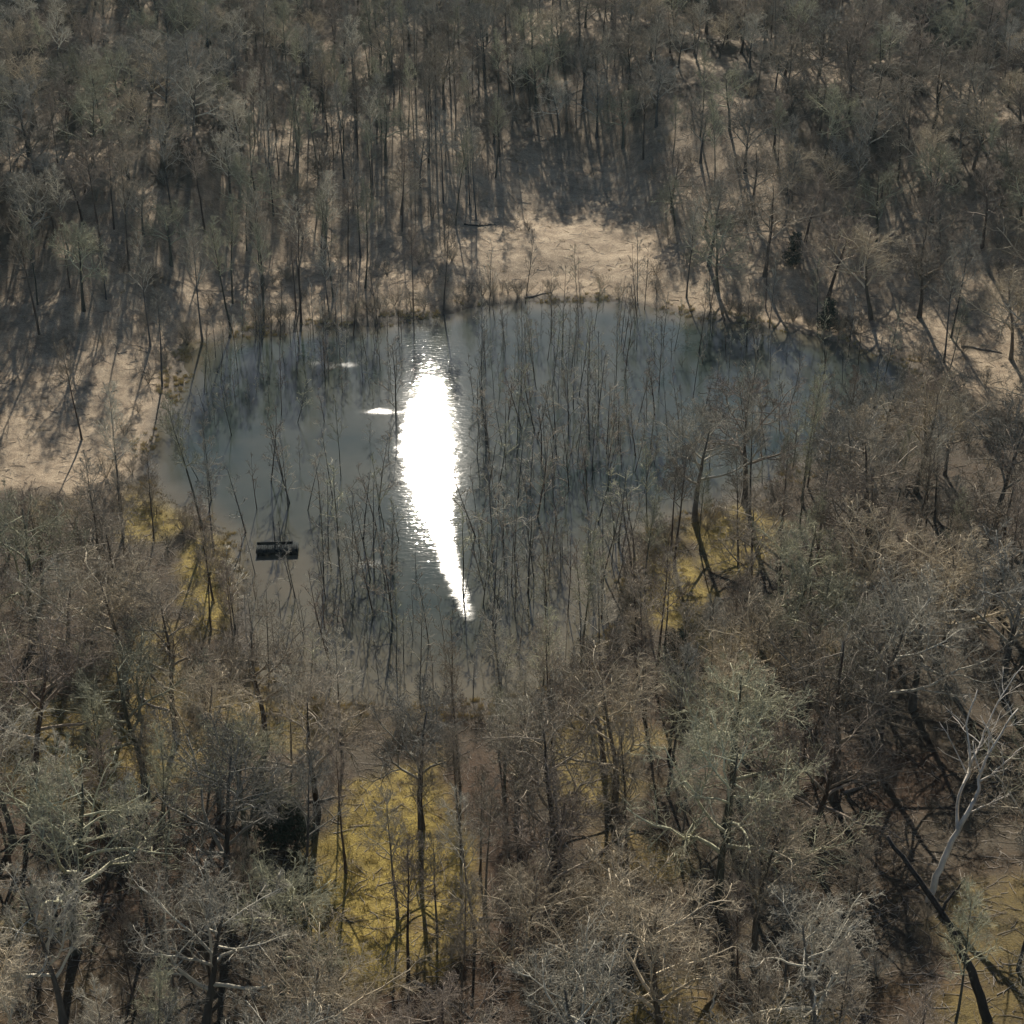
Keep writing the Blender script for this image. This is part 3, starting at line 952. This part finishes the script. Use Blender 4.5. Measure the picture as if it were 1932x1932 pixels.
# ------------------------------------------------------------------ the mass of the woodland behind
def instancer(name, sets, label, cat):
    """one object: sets = list of (source objects, points [(x,y,z,rz,s)])"""
    V = []; A = []; Rz = []; Sc = []
    for k, (_, pts) in enumerate(sets):
        for p_ in pts:
            V.append(p_[:3]); A.append(k); Rz.append(p_[3]); Sc.append(p_[4])
    me = bpy.data.meshes.new(name)
    me.vertices.add(len(V)); me.vertices.foreach_set('co', np.array(V, np.float32).ravel())
    for nm, arr, ty in (('kind_index', A, 'INT'), ('turn', Rz, 'FLOAT'), ('size', Sc, 'FLOAT')):
        at = me.attributes.new(nm, ty, 'POINT'); at.data.foreach_set('value', np.array(arr))
    o = add_obj(name, me)
    ng = bpy.data.node_groups.new(name + '_nodes', 'GeometryNodeTree')
    ng.interface.new_socket('Geometry', in_out='INPUT', socket_type='NodeSocketGeometry')
    ng.interface.new_socket('Geometry', in_out='OUTPUT', socket_type='NodeSocketGeometry')
    N, LK = ng.nodes, ng.links
    gi_, go_ = N.new('NodeGroupInput'), N.new('NodeGroupOutput')
    join = N.new('GeometryNodeJoinGeometry')

    def named(nm, ty):
        n = N.new('GeometryNodeInputNamedAttribute'); n.data_type = ty; n.inputs[0].default_value = nm
        return next(s for s in n.outputs if s.enabled and s.name == 'Attribute')
    ki, tu, si = named('kind_index', 'INT'), named('turn', 'FLOAT'), named('size', 'FLOAT')
    cx = N.new('ShaderNodeCombineXYZ'); LK.new(tu, cx.inputs[2])
    for k, (srcs, _) in enumerate(sets):
        cmp_ = N.new('FunctionNodeCompare'); cmp_.data_type = 'INT'; cmp_.operation = 'EQUAL'
        ii = [s for s in cmp_.inputs if s.enabled]
        LK.new(ki, ii[0]); ii[1].default_value = k
        for src in srcs:
            oi = N.new('GeometryNodeObjectInfo'); oi.inputs['Object'].default_value = src; oi.transform_space = 'ORIGINAL'
            oi.inputs['As Instance'].default_value = True
            ip = N.new('GeometryNodeInstanceOnPoints')
            LK.new(gi_.outputs[0], ip.inputs['Points']); LK.new(cmp_.outputs[0], ip.inputs['Selection'])
            LK.new(oi.outputs['Geometry'], ip.inputs['Instance'])
            LK.new(cx.outputs[0], ip.inputs['Rotation']); LK.new(si, ip.inputs['Scale'])
            LK.new(ip.outputs[0], join.inputs[0])
    LK.new(join.outputs[0], go_.inputs[0])
    md = o.modifiers.new('scatter', 'NODES'); md.node_group = ng
    return tag(o, label, cat, None, 'stuff')


def leaf_children(mesh):
    return next(o for o in COL.objects if o.data == mesh)


sets = []
for v, pr in enumerate(PROTO):
    pts = [(t[0], t[1], t[2], t[6], t[4]) for t in stuff if t[5] == v]
    if pts:
        sets.append(([leaf_children(pr['trunk']), leaf_children(pr['crown'])], pts))
instancer('woodland', sets, 'leafless woodland covering the far hillside behind the pond', 'woodland')
ssets = []
for k in range(3):
    pts = [(x, y, z, random.uniform(0, 6.28), random.uniform(.6, 1.3)) for (x, y, z) in sp[220:][k::3]]
    ssets.append(([leaf_children(SHRUB[k][1])], pts))
instancer('undergrowth', ssets, 'bare brown undergrowth beneath the leafless woodland', 'undergrowth')

# dry grass: tufts in the clearings, along the shore and thinly over the open bank
STRAW = bark_mat('dry_grass', (.34, .27, .12), (.50, .41, .22), .9, 1.5, .3)


def tuft_mesh(seed, n, h, spread):
    rs = np.random.default_rng(seed)
    az = rs.random(n) * 6.283; rad = np.sqrt(rs.random(n)) * spread; tl = rs.random(n) * .5
    b = np.stack([np.cos(az) * rad, np.sin(az) * rad, np.full(n, -.08)], -1)
    a2 = rs.random(n) * 6.283; w = .028
    side = np.stack([np.cos(a2) * w, np.sin(a2) * w, np.zeros(n)], -1)
    hh = h * (.6 + .6 * rs.random(n))
    tip = b + np.stack([np.cos(az) * tl * hh, np.sin(az) * tl * hh, hh], -1)
    V = np.stack([b - side, b + side, tip], 1).reshape(-1, 3)
    return mesh_from('grass_tuft', V, np.arange(3 * n).reshape(-1, 3), None, STRAW)


tm = [tuft_mesh(1, 60, .26, .6), tuft_mesh(2, 30, .6, .25)]
tp = [[], []]
cnt = 0
q_y = rng.uniform(125, 430, 90000); q_x = rng.uniform(-1, 1, 90000) * (q_y * .33 + 8)
q_z = height(q_x, q_y); q_sd = poly_dist(q_x, q_y, POOL_XY); q_g = np.zeros_like(q_x)
for px, py, a, b, w in GRASS:
    q_g = np.maximum(q_g, w * blob(px, py, a, b, q_x, q_y))
q_g = np.maximum(q_g, .05)
q_shore = (q_sd > -2) & (q_sd < 5) & (q_z > -.25) & (rng.random(90000) < .9 * sstep(.45, .6, fbm(q_x, q_y, 5, 70.0)))
for i in np.nonzero((rng.random(90000) < q_g * .28) | q_shore)[0]:
    if q_z[i] < -.25:
        continue
    tp[1 if q_shore[i] else 0].append((q_x[i], q_y[i], q_z[i], random.uniform(0, 6.28), random.uniform(.6, 1.4)))
for k, (me, pts) in enumerate(zip(tm, tp)):
    V = np.array([p_[:3] for p_ in pts]);
    base = np.empty(len(me.vertices) * 3, np.float32); me.vertices.foreach_get('co', base); base = base.reshape(-1, 3)
    co, si = np.cos([p_[3] for p_ in pts]), np.sin([p_[3] for p_ in pts]); sc_ = np.array([p_[4] for p_ in pts])
    W = np.stack([base[None, :, 0] * co[:, None] - base[None, :, 1] * si[:, None], base[None, :, 0] * si[:, None] + base[None, :, 1] * co[:, None], np.broadcast_to(base[None, :, 2], (len(pts), len(base)))], -1) * sc_[:, None, None] + V[:, None, :]
    W = W.reshape(-1, 3)
    o = add_obj('dry_grass' if k == 0 else 'shore_reeds', mesh_from('dry_grass', W, np.arange(len(W)).reshape(-1, 3), None, STRAW))
    tag(o, 'dry straw-coloured grass growing in the yellow clearings' if k == 0 else 'pale dry reeds fringing the sunlit pond', 'grass' if k == 0 else 'reeds', None, 'stuff')

# dead sticks and fallen branches littering the ground
rs = np.random.default_rng(77)
n_ = 15000
sy_ = 125 + 345 * rs.random(n_) ** 1.5; sx_ = rs.uniform(-1, 1, n_) * (sy_ * .33 + 8)
land = poly_dist(sx_, sy_, POOL_XY) > 4.5
sx_, sy_ = sx_[land], sy_[land]; n_ = len(sx_)
L_ = rs.uniform(.8, 3.6, n_); a_ = rs.uniform(0, 6.283, n_)
P = np.zeros((n_, 4, 3))
for k in range(4):
    w_ = (k / 3 - .5) * L_
    P[:, k, 0] = sx_ + np.cos(a_) * w_ + rs.normal(0, .1, n_)
    P[:, k, 1] = sy_ + np.sin(a_) * w_ + rs.normal(0, .1, n_)
    P[:, k, 2] = height(P[:, k, 0], P[:, k, 1]) + .06 + rs.uniform(0, .25, n_) * (k == 3)
m = merge([tubes(P, np.outer(rs.uniform(.02, .06, n_), np.array([1, .9, .75, .4])), 3, False)])
tag(add_obj('deadwood', mesh_from('deadwood', m[0], m[1], m[2], LOG_MAT, False)), 'dead sticks and fallen branches littering the forest floor', 'deadwood', None, 'stuff')

# ------------------------------------------------------------------ haze: the air over the valley
V, F = [], []
box(V, F, -2600, 2600, -1000, 3600, -12.0, 175.0)
hm = bpy.data.materials.new('haze_air'); hm.use_nodes = True
hn = hm.node_tree; hn.nodes.remove(hn.nodes['Principled BSDF'])
pv = hn.nodes.new('ShaderNodeVolumePrincipled')
pv.inputs['Color'].default_value = (.62, .86, .92, 1)
pv.inputs['Density'].default_value = 0.000025
pv.inputs['Anisotropy'].default_value = 0.3
hn.links.new(pv.outputs[0], hn.nodes['Material Output'].inputs['Volume'])
tag(add_obj('haze', mesh_from('haze', V, None, F, hm)), 'thin pale haze hanging over the wooded valley', 'haze', None, 'stuff')

print('TREES', len(trees), 'things', len(things), 'stuff', len(stuff), 'tris', sum(len(m.polygons) for m in bpy.data.meshes))
